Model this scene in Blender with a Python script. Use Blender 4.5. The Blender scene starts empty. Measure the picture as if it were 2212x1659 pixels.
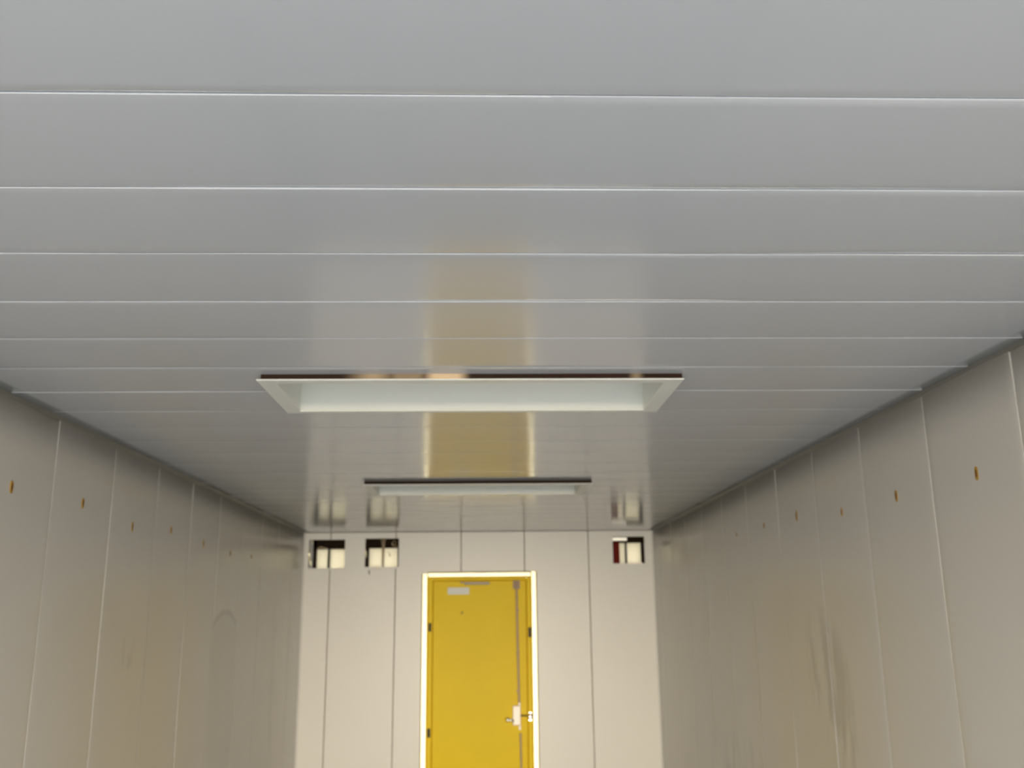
import bpy, bmesh, math, random
from mathutils import Vector, Matrix
random.seed(4)
SC = bpy.context.scene
COL = SC.collection

# ---------------------------------------------------------------- camera
CZ = 1.81                      # eye height above the floor
cam_d = bpy.data.cameras.new('camera')
cam = bpy.data.objects.new('camera', cam_d); COL.objects.link(cam)
rr = Vector((0.99948972, -0.03027578, -0.01018195))
uu = Vector((0.00260451, -0.24045589, 0.97065657))
ff = Vector((0.03183569, 0.97018779, 0.24025434))
cam.matrix_world = Matrix(((rr.x, uu.x, -ff.x, 0), (rr.y, uu.y, -ff.y, 0), (rr.z, uu.z, -ff.z, CZ), (0, 0, 0, 1)))
cam_d.sensor_width = 36; cam_d.lens = 2029.437 / 2212 * 36
cam_d.clip_start = 0.02
cam_d.dof.use_dof = True; cam_d.dof.focus_distance = 1.35; cam_d.dof.aperture_fstop = 6.5
SC.camera = cam

# ---------------------------------------------------------------- world, sun, exposure
wd = bpy.data.worlds.new('overcast_sky'); SC.world = wd; wd.use_nodes = True
bg = wd.node_tree.nodes['Background']; bg.inputs['Strength'].default_value = SKY = 1.0
_wt = wd.node_tree; _tc = _wt.nodes.new('ShaderNodeTexCoord'); _sx = _wt.nodes.new('ShaderNodeSeparateXYZ'); _cr = _wt.nodes.new('ShaderNodeValToRGB')
_wt.links.new(_tc.outputs['Generated'], _sx.inputs[0]); _wt.links.new(_sx.outputs[2], _cr.inputs[0]); _wt.links.new(_cr.outputs[0], bg.inputs['Color'])
_cr.color_ramp.elements[0].position = 0.0; _cr.color_ramp.elements[0].color = (26.0, 22.6, 17.2, 1)     # bright warm haze at the horizon
_cr.color_ramp.elements[1].position = 0.55; _cr.color_ramp.elements[1].color = (4.4, 5.2, 6.4, 1)      # cooler overhead
_e = _cr.color_ramp.elements.new(0.22); _e.color = (15.0, 14.2, 12.7, 1)
SC.view_settings.view_transform = 'Standard'; SC.view_settings.look = 'None'
SC.view_settings.gamma = 1.0; SC.view_settings.use_curve_mapping = False
SC.view_settings.exposure = 0.0
SC.cycles.max_bounces = 16; SC.cycles.diffuse_bounces = 10; SC.cycles.glossy_bounces = 8
XL, XR = -1.526, 1.474
H = CZ + 0.717                 # ceiling height
YB = 8.187                     # back wall
YF = -1.4                      # open end behind the camera
pl = bpy.data.lights.new('opening_portal', 'AREA'); pl.shape = 'RECTANGLE'; pl.size = XR - XL; pl.size_y = H
pl.cycles.is_portal = True
po = bpy.data.objects.new('opening_portal', pl); COL.objects.link(po)
po.location = ((XL + XR) / 2, YF - 0.02, H / 2); po.rotation_euler = (math.radians(90), 0, 0)
sun_d = bpy.data.lights.new('sun', 'SUN'); sun_d.energy = 5.2; sun_d.angle = math.radians(0.6); sun_d.color = (0.95, 0.97, 1.0)
sun = bpy.data.objects.new('sun', sun_d); COL.objects.link(sun)
sun.rotation_euler = (math.radians(67), 0, math.radians(3))   # behind the camera, over the open end

# ---------------------------------------------------------------- materials
def s2l(c):
    return tuple(((x / 255) / 12.92 if x / 255 <= 0.04045 else ((x / 255 + 0.055) / 1.055) ** 2.4) for x in c)

def mat(name, col, rough=0.5, metal=0.0, ior=1.5, noise=0.0, nscale=8.0, bump=0.0, bscale=200.0, stretch=(1, 1, 1), rnoise=0.0, trans=None):
    m = bpy.data.materials.new(name); m.use_nodes = True
    nt = m.node_tree; N = nt.nodes; L = nt.links
    b = N['Principled BSDF']
    b.inputs['Base Color'].default_value = (*col, 1); b.inputs['Roughness'].default_value = rough
    b.inputs['Metallic'].default_value = metal; b.inputs['IOR'].default_value = ior
    g = N.new('ShaderNodeNewGeometry'); mp = N.new('ShaderNodeMapping'); mp.inputs['Scale'].default_value = stretch
    L.new(g.outputs['Position'], mp.inputs['Vector'])
    if noise:
        n = N.new('ShaderNodeTexNoise'); n.inputs['Scale'].default_value = nscale; n.inputs['Detail'].default_value = 4
        L.new(mp.outputs[0], n.inputs['Vector'])
        mx = N.new('ShaderNodeMix'); mx.data_type = 'RGBA'; mx.name = 'colour_mix'
        mx.inputs[6].default_value = (*[c * (1 - noise) for c in col], 1)
        mx.inputs[7].default_value = (*[min(1, c * (1 + noise)) for c in col], 1)
        L.new(n.outputs['Fac'], mx.inputs[0]); L.new(mx.outputs[2], b.inputs['Base Color'])
        if rnoise:
            mr = N.new('ShaderNodeMapRange'); mr.inputs[1].default_value = .3; mr.inputs[2].default_value = .7
            mr.inputs[3].default_value = rough - rnoise; mr.inputs[4].default_value = rough + rnoise
            L.new(n.outputs['Fac'], mr.inputs[0]); L.new(mr.outputs[0], b.inputs['Roughness'])
    if bump:
        n2 = N.new('ShaderNodeTexNoise'); n2.inputs['Scale'].default_value = bscale; n2.inputs['Detail'].default_value = 3
        L.new(mp.outputs[0], n2.inputs['Vector'])
        bp = N.new('ShaderNodeBump'); bp.inputs['Strength'].default_value = bump; bp.inputs['Distance'].default_value = 0.002
        L.new(n2.outputs['Fac'], bp.inputs['Height']); L.new(bp.outputs[0], b.inputs['Normal'])
    return m

def math_node(nt, op, a, b=None, c=None):
    n = nt.nodes.new('ShaderNodeMath'); n.operation = op
    for i, v in enumerate((a, b, c)):
        if v is None: continue
        if isinstance(v, (int, float)): n.inputs[i].default_value = v
        else: nt.links.new(v, n.inputs[i])
    return n.outputs[0]

def darken(m, maskfn, amount):
    """grey tone (grime smears, arch) with a shape of its own, laid over the paint"""
    nt = m.node_tree; b = nt.nodes['Principled BSDF']; src = b.inputs['Base Color'].links[0].from_socket
    g = nt.nodes.new('ShaderNodeNewGeometry'); s = nt.nodes.new('ShaderNodeSeparateXYZ'); nt.links.new(g.outputs['Position'], s.inputs[0])
    f = maskfn(nt, s.outputs[1], s.outputs[2], g.outputs['Position'])
    mx = nt.nodes.new('ShaderNodeMix'); mx.data_type = 'RGBA'
    nt.links.new(math_node(nt, 'MULTIPLY', f, amount), mx.inputs[0]); nt.links.new(src, mx.inputs[6])
    mx.inputs[7].default_value = (0.10, 0.105, 0.10, 1); nt.links.new(mx.outputs[2], b.inputs['Base Color'])

def smooth(nt, v, lo, hi):
    n = nt.nodes.new('ShaderNodeMapRange'); n.interpolation_type = 'SMOOTHSTEP'
    nt.links.new(v, n.inputs[0]); n.inputs[1].default_value = lo; n.inputs[2].default_value = hi
    return n.outputs[0]

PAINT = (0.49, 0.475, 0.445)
M_ceil = mat('ceiling_paint', (0.465, 0.487, 0.518), rough=0.14, noise=0.02, nscale=1.5, rnoise=0.02)
M_wall = mat('wall_paint', PAINT, rough=0.255, noise=0.03, nscale=2.5, rnoise=0.012)
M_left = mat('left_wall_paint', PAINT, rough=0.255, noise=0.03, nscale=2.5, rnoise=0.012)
M_right = mat('right_wall_paint', PAINT, rough=0.255, noise=0.03, nscale=2.5, rnoise=0.012)
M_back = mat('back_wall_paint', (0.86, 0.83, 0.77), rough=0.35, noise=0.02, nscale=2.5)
M_gap = mat('joint_sealant', (0.17, 0.16, 0.145), rough=0.6)
M_gap2 = mat('pale_joint_sealant', (0.46, 0.41, 0.37), rough=0.7)
M_cove = mat('grey_cove_and_shadow', (0.13, 0.13, 0.12), rough=0.5, noise=0.12, nscale=5)  # dark tone includes the shadow of the joint under the ceiling
M_white = mat('white_enamel', (0.74, 0.75, 0.70), rough=0.4, noise=0.03, nscale=6)
M_corner = mat('corner_angle_paint', (0.72, 0.70, 0.66), rough=0.35)
M_frame = mat('satin_aluminium', (0.95, 0.87, 0.60), rough=0.47, metal=1.0, noise=0.05, nscale=4, stretch=(1, 1, 1))
M_yellow = mat('yellow_paint', (0.93, 0.66, 0.0), rough=0.42, ior=1.28, noise=0.05, nscale=3)
M_olive = mat('dull_ochre_scar', (0.50, 0.32, 0.02), rough=0.6)
M_steel = mat('galvanised_steel', (0.46, 0.35, 0.24), rough=0.5, metal=0.35, noise=0.1, nscale=20)
M_case = mat('cream_painted_metal', (0.95, 0.87, 0.76), rough=0.48, metal=0.25)
M_chrome = mat('polished_chrome', (0.95, 0.93, 0.88), rough=0.22, metal=1.0)
M_dark = mat('dark_rubber', (0.035, 0.038, 0.035), rough=0.6)
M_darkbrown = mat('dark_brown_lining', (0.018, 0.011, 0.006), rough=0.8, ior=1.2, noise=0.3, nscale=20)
M_maroon = mat('maroon_paint', (0.15, 0.014, 0.008), rough=0.7, ior=1.2)
M_plate = mat('grey_white_plastic', (0.78, 0.80, 0.74), rough=0.45)
M_arm = mat('grey_closer_metal', (0.33, 0.29, 0.22), rough=0.5, metal=0.3)
M_tab = mat('orange_plastic', (0.36, 0.215, 0.03), rough=0.5)
M_tabc = mat('brown_hole', (0.12, 0.045, 0.01), rough=0.7)
M_floor = mat('scuffed_floor', (0.26, 0.255, 0.25), rough=0.28, noise=0.15, nscale=2)
M_ground = mat('concrete_yard', (0.42, 0.42, 0.41), rough=0.9, noise=0.15, nscale=1.0)
M_wire = mat('tan_wire', (0.42, 0.32, 0.19), rough=0.6)
M_foil = mat('torn_foil', (0.97, 0.95, 0.86), rough=0.4, metal=0.5)
M_outer = mat('outer_skin', (0.5, 0.5, 0.48), rough=0.6)

# brown raw plywood with pale torn-paper patches, for the edges of the ceiling recesses
M_ply = mat('raw_plywood_edge', (0.028, 0.017, 0.011), rough=0.95, ior=1.2, noise=0.35, nscale=14, stretch=(1, 6, 6))
def ply_patches(m, spots):
    nt = m.node_tree; b = nt.nodes['Principled BSDF']; src = b.inputs['Base Color'].links[0].from_socket
    g = nt.nodes.new('ShaderNodeNewGeometry'); s = nt.nodes.new('ShaderNodeSeparateXYZ'); nt.links.new(g.outputs['Position'], s.inputs[0])
    tot = None
    for x0, x1, soft, amt in spots:
        a = smooth(nt, s.outputs[0], x0, x0 + soft); c = smooth(nt, s.outputs[0], x1, x1 - soft)
        f = math_node(nt, 'MULTIPLY', math_node(nt, 'MULTIPLY', a, c), amt)
        tot = f if tot is None else math_node(nt, 'MAXIMUM', tot, f)
    mx = nt.nodes.new('ShaderNodeMix'); mx.data_type = 'RGBA'; nt.links.new(tot, mx.inputs[0]); nt.links.new(src, mx.inputs[6])
    mx.inputs[7].default_value = (0.80, 0.60, 0.38, 1); nt.links.new(mx.outputs[2], b.inputs['Base Color'])
M_ply_worn = mat('worn_plywood_edge', (0.030, 0.017, 0.011), rough=0.95, ior=1.2, noise=0.35, nscale=14, stretch=(1, 6, 6))
ply_patches(M_ply_worn, [(-0.43, -0.23, 0.12, 0.5), (-0.19, -0.03, 0.05, 0.75), (-0.30, -0.15, 0.05, 0.3), (0.44, 0.50, 0.03, 0.25)])

# frosted sheet in the small openings: lets daylight through
M_pane = bpy.data.materials.new('frosted_cream_sheet'); M_pane.use_nodes = True
_nt = M_pane.node_tree; _nt.nodes.remove(_nt.nodes['Principled BSDF'])
_t = _nt.nodes.new('ShaderNodeBsdfTranslucent'); _t.inputs[0].default_value = (0.88, 0.86, 0.79, 1)
_d = _nt.nodes.new('ShaderNodeBsdfDiffuse'); _d.inputs[0].default_value = (0.82, 0.79, 0.64, 1)
_m = _nt.nodes.new('ShaderNodeMixShader'); _m.inputs[0].default_value = 0.74
_nt.links.new(_t.outputs[0], _m.inputs[1]); _nt.links.new(_d.outputs[0], _m.inputs[2])
_nt.links.new(_m.outputs[0], _nt.nodes['Material Output'].inputs[0])

# smears of wear and one darker arch on the side walls, in world coordinates
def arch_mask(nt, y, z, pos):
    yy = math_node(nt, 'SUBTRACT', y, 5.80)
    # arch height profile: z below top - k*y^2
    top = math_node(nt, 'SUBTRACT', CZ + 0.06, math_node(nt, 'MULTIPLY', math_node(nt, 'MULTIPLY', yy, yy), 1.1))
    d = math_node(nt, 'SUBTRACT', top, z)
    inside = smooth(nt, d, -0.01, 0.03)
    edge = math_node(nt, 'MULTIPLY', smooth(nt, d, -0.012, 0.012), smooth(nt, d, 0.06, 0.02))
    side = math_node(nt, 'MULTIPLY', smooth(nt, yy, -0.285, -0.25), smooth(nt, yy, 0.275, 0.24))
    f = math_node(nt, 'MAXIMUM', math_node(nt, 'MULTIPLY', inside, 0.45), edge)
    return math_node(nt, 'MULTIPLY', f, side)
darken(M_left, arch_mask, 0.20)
def smear_mask(y0, z0, wy, wz, sl, scale):
    def fn(nt, y, z, pos):
        dz = math_node(nt, 'SUBTRACT', z, z0)
        dy = math_node(nt, 'ADD', math_node(nt, 'SUBTRACT', y, y0), math_node(nt, 'MULTIPLY', dz, sl))
        a = math_node(nt, 'DIVIDE', dy, wy); b = math_node(nt, 'DIVIDE', dz, wz)
        r = math_node(nt, 'ADD', math_node(nt, 'MULTIPLY', a, a), math_node(nt, 'MULTIPLY', b, b))
        mp = nt.nodes.new('ShaderNodeMapping'); mp.inputs['Scale'].default_value = (1, 6 * scale, 1.6 * scale); nt.links.new(pos, mp.inputs[0])
        n = nt.nodes.new('ShaderNodeTexNoise'); n.inputs['Scale'].default_value = 1.6; n.inputs['Detail'].default_value = 5; nt.links.new(mp.outputs[0], n.inputs['Vector'])
        return math_node(nt, 'MULTIPLY', smooth(nt, r, 1.0, 0.1), smooth(nt, n.outputs['Fac'], 0.44, 0.62))
    return fn
darken(M_right, smear_mask(4.13, CZ - 0.28, 0.30, 0.36, -0.25, 1.0), 0.26)
darken(M_right, smear_mask(3.95, CZ - 0.62, 0.25, 0.22, -0.2, 1.3), 0.20)
darken(M_right, smear_mask(5.6, CZ - 0.9, 0.6, 0.3, 0, 1.0), 0.15)
darken(M_left, smear_mask(4.25, CZ - 0.13, 0.10, 0.10, 0, 2.0), 0.14)

# ---------------------------------------------------------------- helpers
def link(o, parent=None):
    COL.objects.link(o)
    if parent is not None: o.parent = parent
    return o

def tag(o, label=None, cat=None, kind=None, group=None):
    if label: o['label'] = label
    if cat: o['category'] = cat
    if kind: o['kind'] = kind
    if group: o['group'] = group
    return o

def empty(name, loc=(0, 0, 0)):
    o = bpy.data.objects.new(name, None); o.location = loc; o.empty_display_size = 0.1
    return link(o)

def finish(name, bm, m, parent=None, loc=None, sm=False, bevel=0.0, seg=1):
    """bm is in world coordinates; store it relative to loc (or the parent's place)"""
    bmesh.ops.recalc_face_normals(bm, faces=bm.faces)
    base = Vector(loc) if loc is not None else Vector((0, 0, 0))
    pw = parent_world(parent)
    bm.transform(Matrix.Translation(-(base + Vector((0, 0, 0)))) if loc is not None else Matrix.Translation(-pw))
    me = bpy.data.meshes.new(name); bm.to_mesh(me); bm.free()
    me.materials.append(m)
    if sm:
        for p in me.polygons: p.use_smooth = True
    o = bpy.data.objects.new(name, me); link(o, parent)
    o.location = (base - pw) if loc is not None else (0, 0, 0)
    if bevel:
        bv = o.modifiers.new('bevel', 'BEVEL'); bv.width = bevel; bv.segments = seg; bv.limit_method = 'ANGLE'; bv.angle_limit = math.radians(40)
    return o

def parent_world(p):
    v = Vector((0, 0, 0))
    while p is not None:
        v += Vector(p.location); p = p.parent
    return v

def box(bm, x0, x1, y0, y1, z0, z1):
    vs = [bm.verts.new((x, y, z)) for x in (x0, x1) for y in (y0, y1) for z in (z0, z1)]
    for f in ((0, 1, 3, 2), (4, 6, 7, 5), (0, 4, 5, 1), (2, 3, 7, 6), (0, 2, 6, 4), (1, 5, 7, 3)):
        bm.faces.new([vs[i] for i in f])

def newbox(*a):
    bm = bmesh.new(); box(bm, *a); return bm

def tube(bm, pts, r, n=10, cap=True):
    pts = [Vector(p) for p in pts]; rings = []
    for i, p in enumerate(pts):
        t = (pts[min(i + 1, len(pts) - 1)] - pts[max(i - 1, 0)]).normalized()
        a = t.orthogonal().normalized() if abs(t.z) < .9 else Vector((1, 0, 0)); a = (a - a.dot(t) * t).normalized(); b = t.cross(a)
        ri = r[i] if isinstance(r, (list, tuple)) else r
        rings.append([bm.verts.new(p + ri * (math.cos(2 * math.pi * k / n) * a + math.sin(2 * math.pi * k / n) * b)) for k in range(n)])
    for A, B in zip(rings, rings[1:]):
        for k in range(n): bm.faces.new((A[k], A[(k + 1) % n], B[(k + 1) % n], B[k]))
    if cap: bm.faces.new(rings[0][::-1]); bm.faces.new(rings[-1])

def sheet(us, vs, holes, fn, t0, t1):
    """slab over the grid us x vs with rectangular holes; fn(u, v, side) -> point; merged, with side walls"""
    for h in holes:
        us = us + [u for u in (h[0], h[1]) if min(us) < u < max(us)]
        vs = vs + [v for v in (h[2], h[3]) if min(vs) < v < max(vs)]
    us = sorted(set(round(u, 5) for u in us)); vs = sorted(set(round(v, 5) for v in vs))
    def solid(i, j):
        if i < 0 or j < 0 or i >= len(us) - 1 or j >= len(vs) - 1: return False
        cu = (us[i] + us[i + 1]) / 2; cv = (vs[j] + vs[j + 1]) / 2
        return not any(h[0] < cu < h[1] and h[2] < cv < h[3] for h in holes)
    bm = bmesh.new(); V = {}
    def vert(i, j, s):
        k = (i, j, s)
        if k not in V: V[k] = bm.verts.new(fn(us[i], vs[j], (t0, t1)[s]))
        return V[k]
    for i in range(len(us) - 1):
        for j in range(len(vs) - 1):
            if not solid(i, j): continue
            for s in (0, 1):
                bm.faces.new([vert(i, j, s), vert(i + 1, j, s), vert(i + 1, j + 1, s), vert(i, j + 1, s)])
            for (di, dj, a, b) in ((-1, 0, (i, j), (i, j + 1)), (1, 0, (i + 1, j), (i + 1, j + 1)), (0, -1, (i, j), (i + 1, j)), (0, 1, (i, j + 1), (i + 1, j + 1))):
                if not solid(i + di, j + dj):
                    bm.faces.new([vert(*a, 0), vert(*b, 0), vert(*b, 1), vert(*a, 1)])
    return bm

def lin(a, b, n): return [a + (b - a) * i / n for i in range(n + 1)]

# ---------------------------------------------------------------- setting
# floor and yard
fl = finish('floor', newbox(XL - 0.12, XR + 0.12, YF, YB + 0.12, -0.12, 0), M_floor, loc=(0, 3, 0)); tag(fl, 'grey scuffed floor of the long narrow room', 'floor', 'structure')
gd = finish('ground', newbox(-30, 30, -30, 30, -0.4, -0.14), M_ground, loc=(0, 0, -0.3)); tag(gd, 'grey concrete yard outside the open end', 'ground', 'structure')

# ceiling: hidden deck and one plank per board
RECESS = [(-0.636, 0.571, 2.796, 3.204), (-0.609, 0.549, 5.101, 5.504)]
ceil = empty('ceiling', (0, 3.4, H)); tag(ceil, 'white board ceiling with boards laid across the room', 'ceiling', 'structure')
finish('deck', sheet([XL - 0.1, XR + 0.1], [YF, YB + 0.1], [(a - .01, b + .01, c - .01, d + .01) for a, b, c, d in RECESS], lambda u, v, w: (u, v, w), H + 0.035, H + 0.075), M_gap, ceil)
S = 0.29895; Y0 = 1.195
k = -9
while Y0 + S * k < YB:
    ya = max(Y0 + S * k, YF) + (0.0012 if k < 6 else 0.0022); yb = min(Y0 + S * (k + 1), YB - 0.004) - (0.0012 if k < 6 else 0.0022)
    k += 1
    if yb - ya < 0.02: continue
    ph = [random.uniform(0, 6.28) for _ in range(4)]; drop = random.uniform(-0.0004, 0.0004); amp = random.uniform(0.0003, 0.0008)
    y0p, y1p = ya, yb; sag = random.uniform(0.0005, 0.0009)
    def fn(u, v, w, y0p=y0p, y1p=y1p, ph=ph, drop=drop, amp=amp, sag=sag):
        t = (v - y0p) / (y1p - y0p) * 2 - 1
        wav = amp * (0.5 * math.sin(u * 2.1 + ph[0]) + 0.35 * math.sin(u * 5.3 + ph[1]) * t + 0.25 * math.sin(u * 11 + ph[2]) * t ** 3)
        dz = -sag * (1 - t * t) + wav + drop * (1 if y0p < 2.95 else .4) + (0.0008 if y0p < 2.2 else 0.0004 if y0p < 3.2 else -0.0002) * t
        return (u, v, w + (dz if w < H + 0.01 else 0))
    us = lin(XL, XR, 48); vs = [ya, ya + .0022] + [ya + (yb - ya) * f for f in (.08, .2, .35, .5, .65, .8, .92)] + [yb - .0022, yb]
    ep = random.uniform(0, 6.28)
    def fn2(u, v, w, fn=fn, ya=ya, yb=yb, ep=ep):
        x, y, z = fn(u, v, w)
        if w < H + 0.01 and (abs(v - ya) < 1e-4 or abs(v - yb) < 1e-4): z += (1.0 if ya < 1.9 else 0.5 if ya < 2.95 else 0.05) * (0.0002 + 0.0009 * (0.5 + 0.5 * math.sin(u * 1.9 + ep)) * (0.6 + 0.4 * math.sin(u * 4.7 + 2 * ep)))     # eased long edges, unevenly
        return (x, y, z)
    holes = [h for h in RECESS if h[3] > ya and h[2] < yb]
    o = finish('ceiling_plank', sheet(us, vs, holes, fn2, H, H + 0.03), M_ceil, ceil)
    for p in o.data.polygons: p.use_smooth = abs(p.normal.z) > 0.98 

# side walls
def side_wall(name, X, out, y_start, pitch, m, label):
    root = empty(name, (X, 3.4, 0)); tag(root, label, 'wall', 'structure')
    finish('backing', newbox(*sorted((X + out * 0.035, X + out * 0.10)), YF, YB + 0.1, 0, H + 0.03), M_gap, root)
    k = -12
    while y_start + pitch * k < YB:
        ya = max(y_start + pitch * k, YF) + 0.0015; yb = min(y_start + pitch * (k + 1), YB) - 0.0015; k += 1
        if yb - ya < 0.03: continue
        ph = [random.uniform(0, 6.28) for _ in range(3)]; am = random.uniform(0.0006, 0.0012); dr = random.uniform(0, 0.0007); ez = random.choice([0.0001, 0.00025, 0.0006])
        def fn(u, v, w):
            t = (u - ya) / (yb - ya) * 2 - 1
            e = ez if (abs(u - ya) < 1e-4 or abs(u - yb) < 1e-4) else 0
            d = am * (math.sin(v * 2.3 + ph[0]) * 0.6 + math.sin(v * 5 + ph[1]) * t * 0.5) + dr - 0.0012 * (1 - t * t) + e
            return (X + out * (w + (d if w < 0.01 else 0)), u, v)
        us = [ya] + [ya + (yb - ya) * f for f in (.005, .06, .2, .4, .6, .8, .94, .995)] + [yb]
        o = finish('wall_panel', sheet(us, lin(0, H - 0.004, 14), [], fn, 0.0, 0.03), m, root)
        for p in o.data.polygons: p.use_smooth = abs(p.normal.x) > 0.98
    return root
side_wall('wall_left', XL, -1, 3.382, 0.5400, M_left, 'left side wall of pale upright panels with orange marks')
side_wall('wall_right', XR, 1, 3.030, 0.5450, M_right, 'right side wall of pale upright panels with grey smudges')

# back wall: panels with the three small openings and the doorway cut out
W1 = (-1.484, -1.178, CZ + .404, CZ + .655)
W2 = (-1.005, -0.718, CZ + .408, CZ + .662)
W3 = (1.125, 1.400, CZ + .420, CZ + .662)
DO = (-0.470, 0.420, -1, CZ + .335)           # rough doorway
bw = empty('wall_back', (0, YB, 0)); tag(bw, 'far end wall of pale upright panels around the yellow door', 'wall', 'structure')
finish('backing', sheet([XL - .1, XR + .1], [0, H + .03], [W1, W2, W3, DO], lambda u, v, w: (u, w, v), YB + 0.030, YB + 0.10), M_gap2, bw)
J = [XL, -1.300, -0.742, -0.184, 0.360, 0.913, XR]
for i, (a, b) in enumerate(zip(J, J[1:])):
    g = 0.0040
    aa = a + (g if i else 0.002); bb = b - (g if i < 5 else 0.002)
    hs = [h for h in (W1, W2, W3, DO) if h[1] > aa and h[0] < bb]
    finish('wall_panel', sheet([aa, bb], [0, H - .003], hs, lambda u, v, w: (u, w, v), YB, YB + 0.030), M_back, bw, bevel=0.0015)
fr = finish('wall_front', sheet([XL - .1, XR + .1], [0, H + .5], [(XL, XR, -1, H)], lambda u, v, w: (u, w, v), YF - 0.02, YF), M_outer, loc=(0, YF, 0)); tag(fr, 'outer rim of the open end behind the viewer', 'wall', 'structure')

# grey sealant coves, coloured dark for the wall-ceiling shadow line, pale angles in the far corners
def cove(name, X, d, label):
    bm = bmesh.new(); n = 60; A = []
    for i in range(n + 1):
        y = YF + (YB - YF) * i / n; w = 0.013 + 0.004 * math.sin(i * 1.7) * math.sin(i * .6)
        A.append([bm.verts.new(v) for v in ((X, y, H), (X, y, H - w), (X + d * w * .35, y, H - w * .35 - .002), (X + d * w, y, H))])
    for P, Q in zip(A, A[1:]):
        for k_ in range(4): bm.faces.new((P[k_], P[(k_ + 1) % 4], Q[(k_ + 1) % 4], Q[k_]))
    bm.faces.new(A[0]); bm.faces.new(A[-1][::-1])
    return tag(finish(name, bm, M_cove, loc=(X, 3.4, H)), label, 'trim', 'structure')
cove('trim_1', XL, 1, 'grey sealant and shadow line between left wall and ceiling')
cove('trim_2', XR, -1, 'grey sealant and shadow line between right wall and ceiling')
for nm, X, d, lb in (('trim_3', XL, 1, 'pale angle strip in the far left corner'), ('trim_4', XR, -1, 'pale angle strip in the far right corner')):
    bm = bmesh.new(); x0, x1 = sorted((X, X + d * 0.014)); box(bm, x0, x1, YB - 0.004, YB, 0, H - .004)
    x0, x1 = sorted((X, X + d * 0.004)); box(bm, x0, x1, YB - 0.022, YB - 0.004, 0, H - .004)
    tag(finish(nm, bm, M_corner, loc=(X, YB, 0)), lb, 'trim', 'structure')

# ---------------------------------------------------------------- window openings
def window(name, W, label):
    r = empty(name, ((W[0] + W[1]) / 2, YB, W[2])); return tag(r, label, 'window', 'structure')
def part(name, parent, m, x0, x1, y0, y1, z0, z1, bevel=0.0):
    return finish(name, newbox(x0, x1, YB + y0, YB + y1, z0, z1), m, parent, bevel=bevel)

w = window('window_1', W1, 'small square opening nearest the left corner, two cream panes')
zt, zb = W1[3], W1[2]
part('lining', w, M_darkbrown, W1[0] + .036, W1[0] + .062, .012, .095, zb, zt)
part('header', w, M_darkbrown, W1[0] + .036, W1[1], .012, .095, zt - .076, zt)
part('mullion', w, M_dark, -1.326, -1.308, .03, .07, zb + .012, zt - .076)
part('sill', w, M_back, W1[0], W1[1], .0, .095, zb, zb + .012)
part('pane', w, M_pane, W1[0] + .062, -1.326, .045, .049, zb + .012, zt - .076)
part('pane', w, M_pane, -1.308, W1[1], .045, .049, zb + .012, zt - .076)
part('lining', w, M_outer, W1[0], W1[0] + .036, .05, .095, zb, zt)['label'] = 'pale outer strip of the left reveal'
def ribbon(bm, pts):
    """thin crumpled strip; pts = (x, y, z, half width)"""
    R_ = []
    for i, (x, y, z, hw) in enumerate(pts):
        k_ = .0015 * (-1) ** i
        R_.append([bm.verts.new((x + sx * hw, y + dy + k_ * sx, z)) for sx, dy in ((-1, 0), (1, 0), (1, .0012), (-1, .0012))])
    for P, Q in zip(R_, R_[1:]):
        for j in range(4): bm.faces.new((P[j], P[(j + 1) % 4], Q[(j + 1) % 4], Q[j]))
    bm.faces.new(R_[0]); bm.faces.new(R_[-1][::-1])
bm = bmesh.new(); hh_ = zt - zb
ribbon(bm, [(W1[0] + .024, YB - .004, zt - .004, .003), (W1[0] + .031, YB - .006, zt - .022, .007), (W1[0] + .030, YB - .004, zt - .042, .002)])
ribbon(bm, [(W1[0] + .020, YB + .002, zt - .060, .0012), (W1[0] + .010, YB - .003, zt - .100, .003), (W1[0] + .008, YB - .004, zt - .135, .006), (W1[0] + .013, YB - .006, zt - .165, .009), (W1[0] + .019, YB - .004, zt - .195, .005), (W1[0] + .026, YB, zt - .222, .002)])
finish('torn_foil', bm, M_frame, w)['label'] = 'ragged shiny foil edge'
bm = bmesh.new(); tube(bm, [(W1[0] + .07, YB + .01, zt - .070), (W1[0] + .10, YB + .004, zt - .062), (W1[0] + .16, YB + .01, zt - .074)], [.004, .008, .003], 6)
finish('torn_edge', bm, M_wire, w)

w = window('window_2', W2, 'small square opening left of door with wire hanging over its panes')
zt, zb = W2[3], W2[2]
part('lining', w, M_darkbrown, W2[0] + .004, W2[0] + .030, .012, .095, zb, zt)
part('header', w, M_darkbrown, W2[0] + .030, W2[1], .012, .095, zt - .078, zt)
part('mullion', w, M_arm, -0.862, -0.848, .03, .07, zb + .014, zt - .078)
part('sill', w, M_back, W2[0], W2[1], .0, .095, zb, zb + .014)
part('pane', w, M_pane, W2[0] + .030, -0.862, .045, .049, zb + .014, zt - .078)
part('pane', w, M_pane, -0.848, W2[1] - .010, .045, .049, zb + .014, zt - .078)
part('lining', w, M_darkbrown, W2[1] - .010, W2[1], .012, .095, zb, zt)
bm = bmesh.new(); ribbon(bm, [(W2[0] + .003, YB - .002, zb + .165, .002), (W2[0] + .007, YB - .004, zb + .135, .008), (W2[0] + .012, YB - .002, zb + .092, .002)])
finish('torn_foil', bm, M_frame, w)
bm = bmesh.new()
for dx, r in ((-.006, .0035), (.004, .0045), (.011, .003)):
    tube(bm, [(-.855 + dx * 2.2, YB - .003, zt + .004), (-.855 + dx * 1.4, YB + .004, zt - .03), (-.853 + dx * .9, YB + .012, zt - .08), (-.855 + dx * .5, YB + .02, zt - .14), (-.856 + dx * .3, YB + .022, zt - .20)], [r, r, r, r * .8, r * .4], 6)
finish('frayed_wire', bm, M_wire, w)
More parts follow.
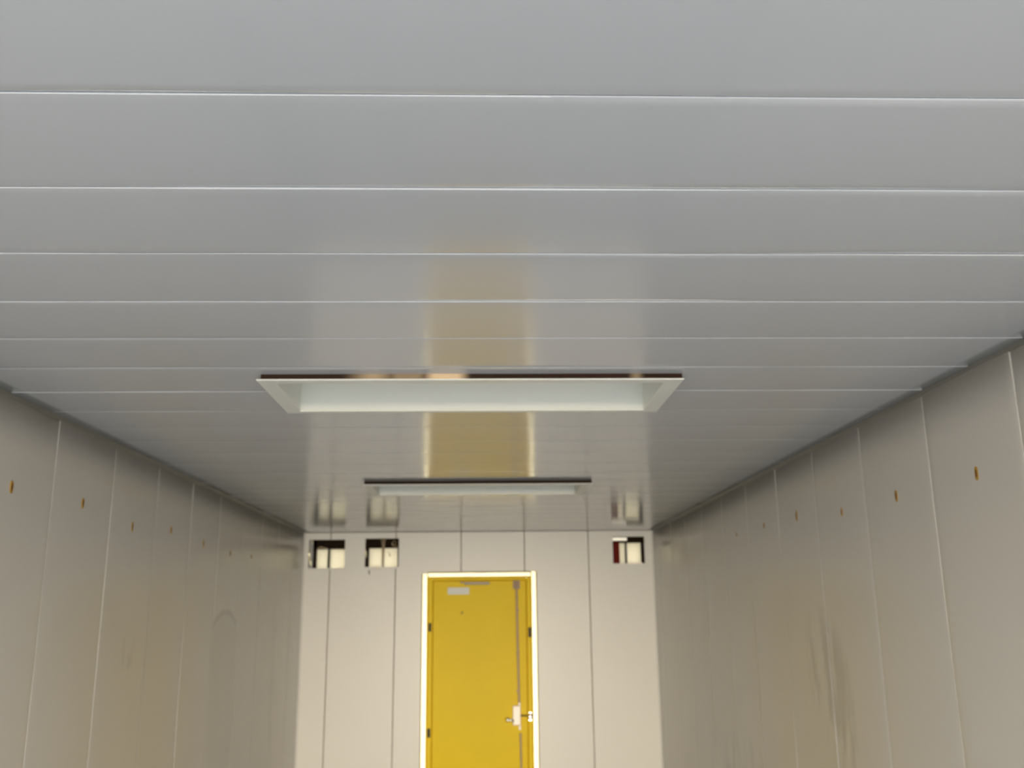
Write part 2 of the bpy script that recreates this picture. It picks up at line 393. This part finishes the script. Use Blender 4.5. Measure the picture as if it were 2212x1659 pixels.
bm = bmesh.new()
for i in range(5):
    a = random.uniform(0, 6); cx = -.765 + .013 * i * (1 if i % 2 else .3)
    tube(bm, [(cx + .022 * math.cos(a + t), YB + .006, zt - .035 + .022 * math.sin(a + t * 1.1) - .004 * i) for t in [j * .5 for j in range(6)]], .002, 5)
finish('wire_scraps', bm, M_wire, w)
bm = bmesh.new(); tube(bm, [(-.815, YB + .04, zb + .15), (-.80, YB + .038, zb + .128), (-.795, YB + .04, zb + .105), (-.806, YB + .04, zb + .112)], [.002, .004, .006, .003], 6)
finish('hanging_scrap', bm, M_arm, w)
bm = bmesh.new(); tube(bm, [(W2[0] + .036, YB - .003, zb - .008), (W2[0] + .040, YB - .006, zb - .03), (W2[0] + .042, YB - .003, zb - .055)], [.002, .005, .001], 6)
finish('hanging_scrap', bm, M_cove, w)['label'] = 'grey scrap hanging below the sill'
bm = bmesh.new(); ribbon(bm, [(-.905, YB - .003, zb + .028, .002), (-.899, YB - .006, zb + .010, .005), (-.895, YB - .004, zb - .008, .0015)])
finish('torn_foil', bm, M_frame, w)

w = window('window_3', W3, 'small square opening near the right corner with maroon edge')
zt, zb = W3[3], W3[2]
part('maroon_strip', w, M_maroon, W3[0] + .004, W3[0] + .058, .012, .095, zb + .014, zt - .040)
part('header', w, M_foil, W3[0], W3[0] + .125, -.002, .012, zt - .036, zt - .006, bevel=.002)['label'] = 'bright metal strip along the top'
part('header', w, M_darkbrown, W3[0], W3[1], .012, .095, zt - .050, zt)
part('mullion', w, M_dark, W3[0] + .110, W3[0] + .125, .03, .07, zb + .014, zt - .050)
part('sill', w, M_back, W3[0], W3[1], .0, .095, zb, zb + .014)
part('sill', w, M_case, W3[0] + .130, W3[1] - .025, -.002, .02, zb + .008, zb + .022)
part('pane', w, M_pane, W3[0] + .058, W3[0] + .110, .045, .049, zb + .014, zt - .050)
part('pane', w, M_pane, W3[0] + .125, W3[1] - .026, .045, .049, zb + .014, zt - .050)
part('lining', w, M_darkbrown, W3[1] - .026, W3[1] - .003, .012, .095, zb + .010, zt - .03)

# ---------------------------------------------------------------- door
dr = empty('door_1', (-0.025, YB, 0)); tag(dr, 'yellow steel door in a bright metal frame in the far end wall', 'door', 'structure')
ZT = CZ + .325
x0, x1 = -0.463, 0.412
def jamb(xa, xb, za, zb_, side):
    # satin metal casing with splayed inner lip
    bm = bmesh.new()
    if side == 'top':
        prof = [(YB - .016, zb_), (YB - .022, zb_ - .012), (YB - .022, za + .010), (YB + .004, za)]
        pts = [[(xa, y, z), (xb, y, z)] for y, z in prof] + [[(xa, YB + .02, za), (xb, YB + .02, za)], [(xa, YB + .02, zb_), (xb, YB + .02, zb_)]]
    else:
        s = 1 if side == 'left' else -1; o = xa if s == 1 else xb; i_ = xb if s == 1 else xa
        prof = [(o, YB - .016), (o + s * .010, YB - .022), (i_ - s * .010, YB - .022), (i_, YB + .004), (i_, YB + .02), (o, YB + .02)]
        pts = [[(x, y, za), (x, y, zb_)] for x, y in prof]
    V = [[bm.verts.new(q) for q in pr] for pr in pts]; n = len(V)
    for a in range(n): bm.faces.new((V[a][0], V[(a + 1) % n][0], V[(a + 1) % n][1], V[a][1]))
    bm.faces.new([v[0] for v in V]); bm.faces.new([v[1] for v in V][::-1])
    return bm
finish('door_casing', jamb(-0.516, -0.462, 0, ZT + .034, 'left'), M_frame, dr)
finish('door_casing', jamb(0.408, 0.461, 0, ZT + .047, 'right'), M_frame, dr)
finish('door_casing', jamb(-0.462, 0.408, ZT, ZT + .050, 'top'), M_frame, dr)
# yellow frame inside it
finish('door_frame', newbox(-0.462, -0.423, YB - .002, YB + .10, 0, ZT), M_yellow, dr, bevel=.003)
finish('door_frame', newbox(0.374, 0.408, YB - .002, YB + .10, 0, ZT), M_yellow, dr, bevel=.003)
finish('door_frame', newbox(-0.424, 0.374, YB - .002, YB + .10, ZT - .022, ZT), M_yellow, dr, bevel=.003)
leaf = finish('door_leaf', newbox(-0.419, 0.369, YB + .014, YB + .060, 0.01, ZT - .027), M_yellow, dr, bevel=.003)
yl = YB + .014
finish('notice_plate', newbox(-.297, -.112, yl - .005, yl, CZ + .186, CZ + .246), M_plate, leaf, bevel=.002)['label'] = 'small pale grey plate'
bm = newbox(-.155, .060, yl - .030, yl - .012, CZ + .266, CZ + .289); box(bm, -.19, -.155, yl - .03, yl - .02, CZ + .279, CZ + .291); box(bm, .02, .04, yl - .012, yl, CZ + .268, CZ + .286); box(bm, -.14, -.12, yl - .012, yl, CZ + .268, CZ + .286)
finish('door_closer', bm, M_arm, leaf, bevel=.002)
finish('filled_hole', (lambda b: (tube(b, [(-.175, yl - .003, CZ + .035), (-.175, yl, CZ + .035)], .012, 12), b)[1])(bmesh.new()), M_olive, leaf)
for zz, xx in ((CZ - .081, -.4445), (CZ - .92, -.4445), (CZ - 1.5, -.4445)):
    bm = bmesh.new(); tube(bm, [(xx, YB - .008, zz - .035), (xx, YB - .008, zz + .035)], .007, 10); box(bm, xx - .012, xx + .012, YB - .004, YB - .001, zz - .033, zz + .033)
    finish('hinge', bm, M_dark, dr)
bm = bmesh.new(); tube(bm, [(.396, YB - .008, CZ - .165), (.396, YB - .008, CZ - .095)], .007, 10); box(bm, .384, .407, YB - .004, YB - .001, CZ - .17, CZ - .09)
finish('hinge', bm, M_dark, dr)
# rebate stop behind the leaf, closes the gaps
finish('door_stop', sheet([-0.462, 0.408], [0, ZT], [(-0.395, 0.345, 0.02, ZT - .05)], lambda u, v, w: (u, w, v), YB + .061, YB + .095), M_yellow, dr)
# vertical-rod latch
bm = bmesh.new(); tube(bm, [(.288, yl - .025, CZ + .275), (.292, yl - .025, CZ - .10), (.300, yl - .025, CZ - .70)], .009, 10)
for zz in (CZ + .05, CZ - .3, CZ - .6): box(bm, .282, .305, yl - .022, yl, zz - .008, zz + .008)
finish('latch_rod', bm, M_steel, leaf)
bm = bmesh.new(); tube(bm, [(.308, yl - .025, CZ - .93), (.318, yl - .025, .05)], .008, 10)
box(bm, .303, .324, yl - .022, yl, .30, .32)
finish('latch_rod', bm, M_steel, leaf)
bm = newbox(.258, .318, yl - .034, yl, CZ + .285, CZ + .297); box(bm, .262, .270, yl - .03, yl, CZ + .232, CZ + .285); box(bm, .306, .314, yl - .03, yl, CZ + .232, CZ + .285)
tube(bm, [(.288, yl - .03, CZ + .295), (.288, yl - .03, CZ + .225)], .013, 12); box(bm, .258, .318, yl - .006, yl, CZ + .228, CZ + .285)
finish('top_latch', bm, M_steel, leaf, bevel=.0015)
bm = newbox(.246, .312, yl - .036, yl, CZ - .870, CZ - .715)
lc = finish('latch_case', bm, M_case, leaf, bevel=.006, seg=2)
bm = newbox(.292, .312, yl - .034, yl, CZ - .715, CZ - .690); box(bm, .294, .314, yl - .034, yl, CZ - .905, CZ - .870)
finish('rod_guide', bm, M_case, leaf, bevel=.003)
bm = bmesh.new(); tube(bm, [(.250, yl - .025, CZ - .835), (.232, yl - .035, CZ - .828), (.215, yl - .045, CZ - .826)], [.016, .012, .009], 12)
tube(bm, [(.225, yl - .05, CZ - .826), (.208, yl - .05, CZ - .824), (.198, yl - .045, CZ - .824), (.190, yl - .04, CZ - .824)], [.010, .019, .019, .008], 14)
finish('handle', bm, M_chrome, leaf, sm=True)['label'] = 'shiny knob handle left of the latch case'
bm = bmesh.new(); tube(bm, [(.312, yl - .018, CZ - .795), (.372, yl - .018, CZ - .797)], .006, 8)
finish('latch_bolt', bm, M_dark, leaf)
bm = bmesh.new(); tube(bm, [(.392, YB - .006, CZ - .80), (.390, YB - .03, CZ - .80), (.388, YB - .045, CZ - .80), (.388, YB - .055, CZ - .80)], [.020, .024, .018, .006], 16); box(bm, .380, .402, YB - .006, YB - .001, CZ - .835, CZ - .770)
finish('strike_plate', bm, M_chrome, dr, sm=False)['label'] = 'shiny round strike on the frame'
finish('threshold', newbox(-0.462, 0.408, YB - .01, YB + .10, 0, 0.012), M_steel, dr)

# ---------------------------------------------------------------- ceiling light recesses
def recess(hole, outer, edge_mat, label, hang):
    a, b, c, d = hole; A, B, Cc, D = outer
    r = empty('light_recess', ((a + b) / 2, (c + d) / 2, H)); tag(r, label, 'light fixture', None, None)
    z = H - hang
    # flange ring
    finish('flange', sheet([A, B], [Cc, D], [(a + .004, b - .004, c + .004, d - .004)], lambda u, v, w: (u, v, w), z, z + .0045), M_white, r, bevel=.0015)
    # raw timber packing between ceiling and flange
    finish('packing_strip', sheet([A + .014, B - .006], [Cc + .002, D - .006], [(a, b, c, d)], lambda u, v, w: (u, v, w), z + .0045, H + .0015), edge_mat, r)
    # housing: four sides and a top, open below
    bm = sheet([a, b], [c, d], [(a + .003, b - .003, c + .003, d - .003)], lambda u, v, w: (u, v, w), z + .003, H + .13)
    finish('housing', bm, M_white, r)
    finish('housing_top', newbox(a, b, c, d, H + .13, H + .134), M_white, r)
    # turned-in lip along the far edge
    finish('lip', newbox(a + .004, b - .004, d - .012, d - .003, z - .003, z + .002), M_white, r, bevel=.001)
    return r
recess((-0.632, 0.567, 2.800, 3.200), (-0.680, 0.617, 2.762, 3.232), M_ply_worn, 'large nearer empty white light recess hanging proud of the ceiling', 0.020)
recess((-0.605, 0.545, 5.105, 5.500), (-0.650, 0.600, 5.068, 5.530), M_ply, 'smaller-looking farther empty white light recess before the far wall', 0.022)

# ---------------------------------------------------------------- orange tabs on the side walls
ORD = ['nearest the camera', 'second from the camera', 'third from the camera', 'fourth from the camera', 'fifth from the camera', 'sixth from the camera', 'farthest from the camera']
def tab(X, d, y, z, hh, wall, which, tilt=0.0):
    r = empty('wall_tab', (X, y, z)); tag(r, f'small orange tab on the {wall} wall, {which}', 'tab', None, f'orange tabs on the {wall} wall')
    def oval(w, h, t, x_in):
        bm = bmesh.new(); n = 14; F = []
        for xx in (x_in, x_in + d * t):
            F.append([bm.verts.new((X + xx, y + math.copysign(abs(math.cos(a)) ** .6, math.cos(a)) * w + tilt * math.sin(a) * h, z + math.copysign(abs(math.sin(a)) ** .8, math.sin(a)) * h)) for a in [2 * math.pi * i / n for i in range(n)]])
        for i in range(n): bm.faces.new((F[0][i], F[0][(i + 1) % n], F[1][(i + 1) % n], F[1][i]))
        bm.faces.new(F[0]); bm.faces.new(F[1][::-1]); return bm
    finish('plate', oval(0.010, hh, .002, d * .0005), M_tab, r)
    finish('slot', oval(0.0035, hh * .55, .001, d * .0025), M_tabc, r)
for i, (y, z, hh) in enumerate([(3.083, .424, .021), (3.639, .436, .020), (4.171, .396, .022), (4.689, .428, .018), (5.245, .405, .022), (5.811, .389, .017), (6.344, .400, .014)]):
    tab(XL, 1, y, CZ + z, hh, 'left', ORD[i])
for i, (y, z, hh) in enumerate([(2.739, .400, .021), (3.298, .403, .021), (3.822, .402, .018), (4.384, .445, .026), (4.906, .449, .016), (5.455, .450, .014)]):
    tab(XR, -1, y, CZ + z, hh, 'right', ORD[i] if i < 5 else ORD[6])
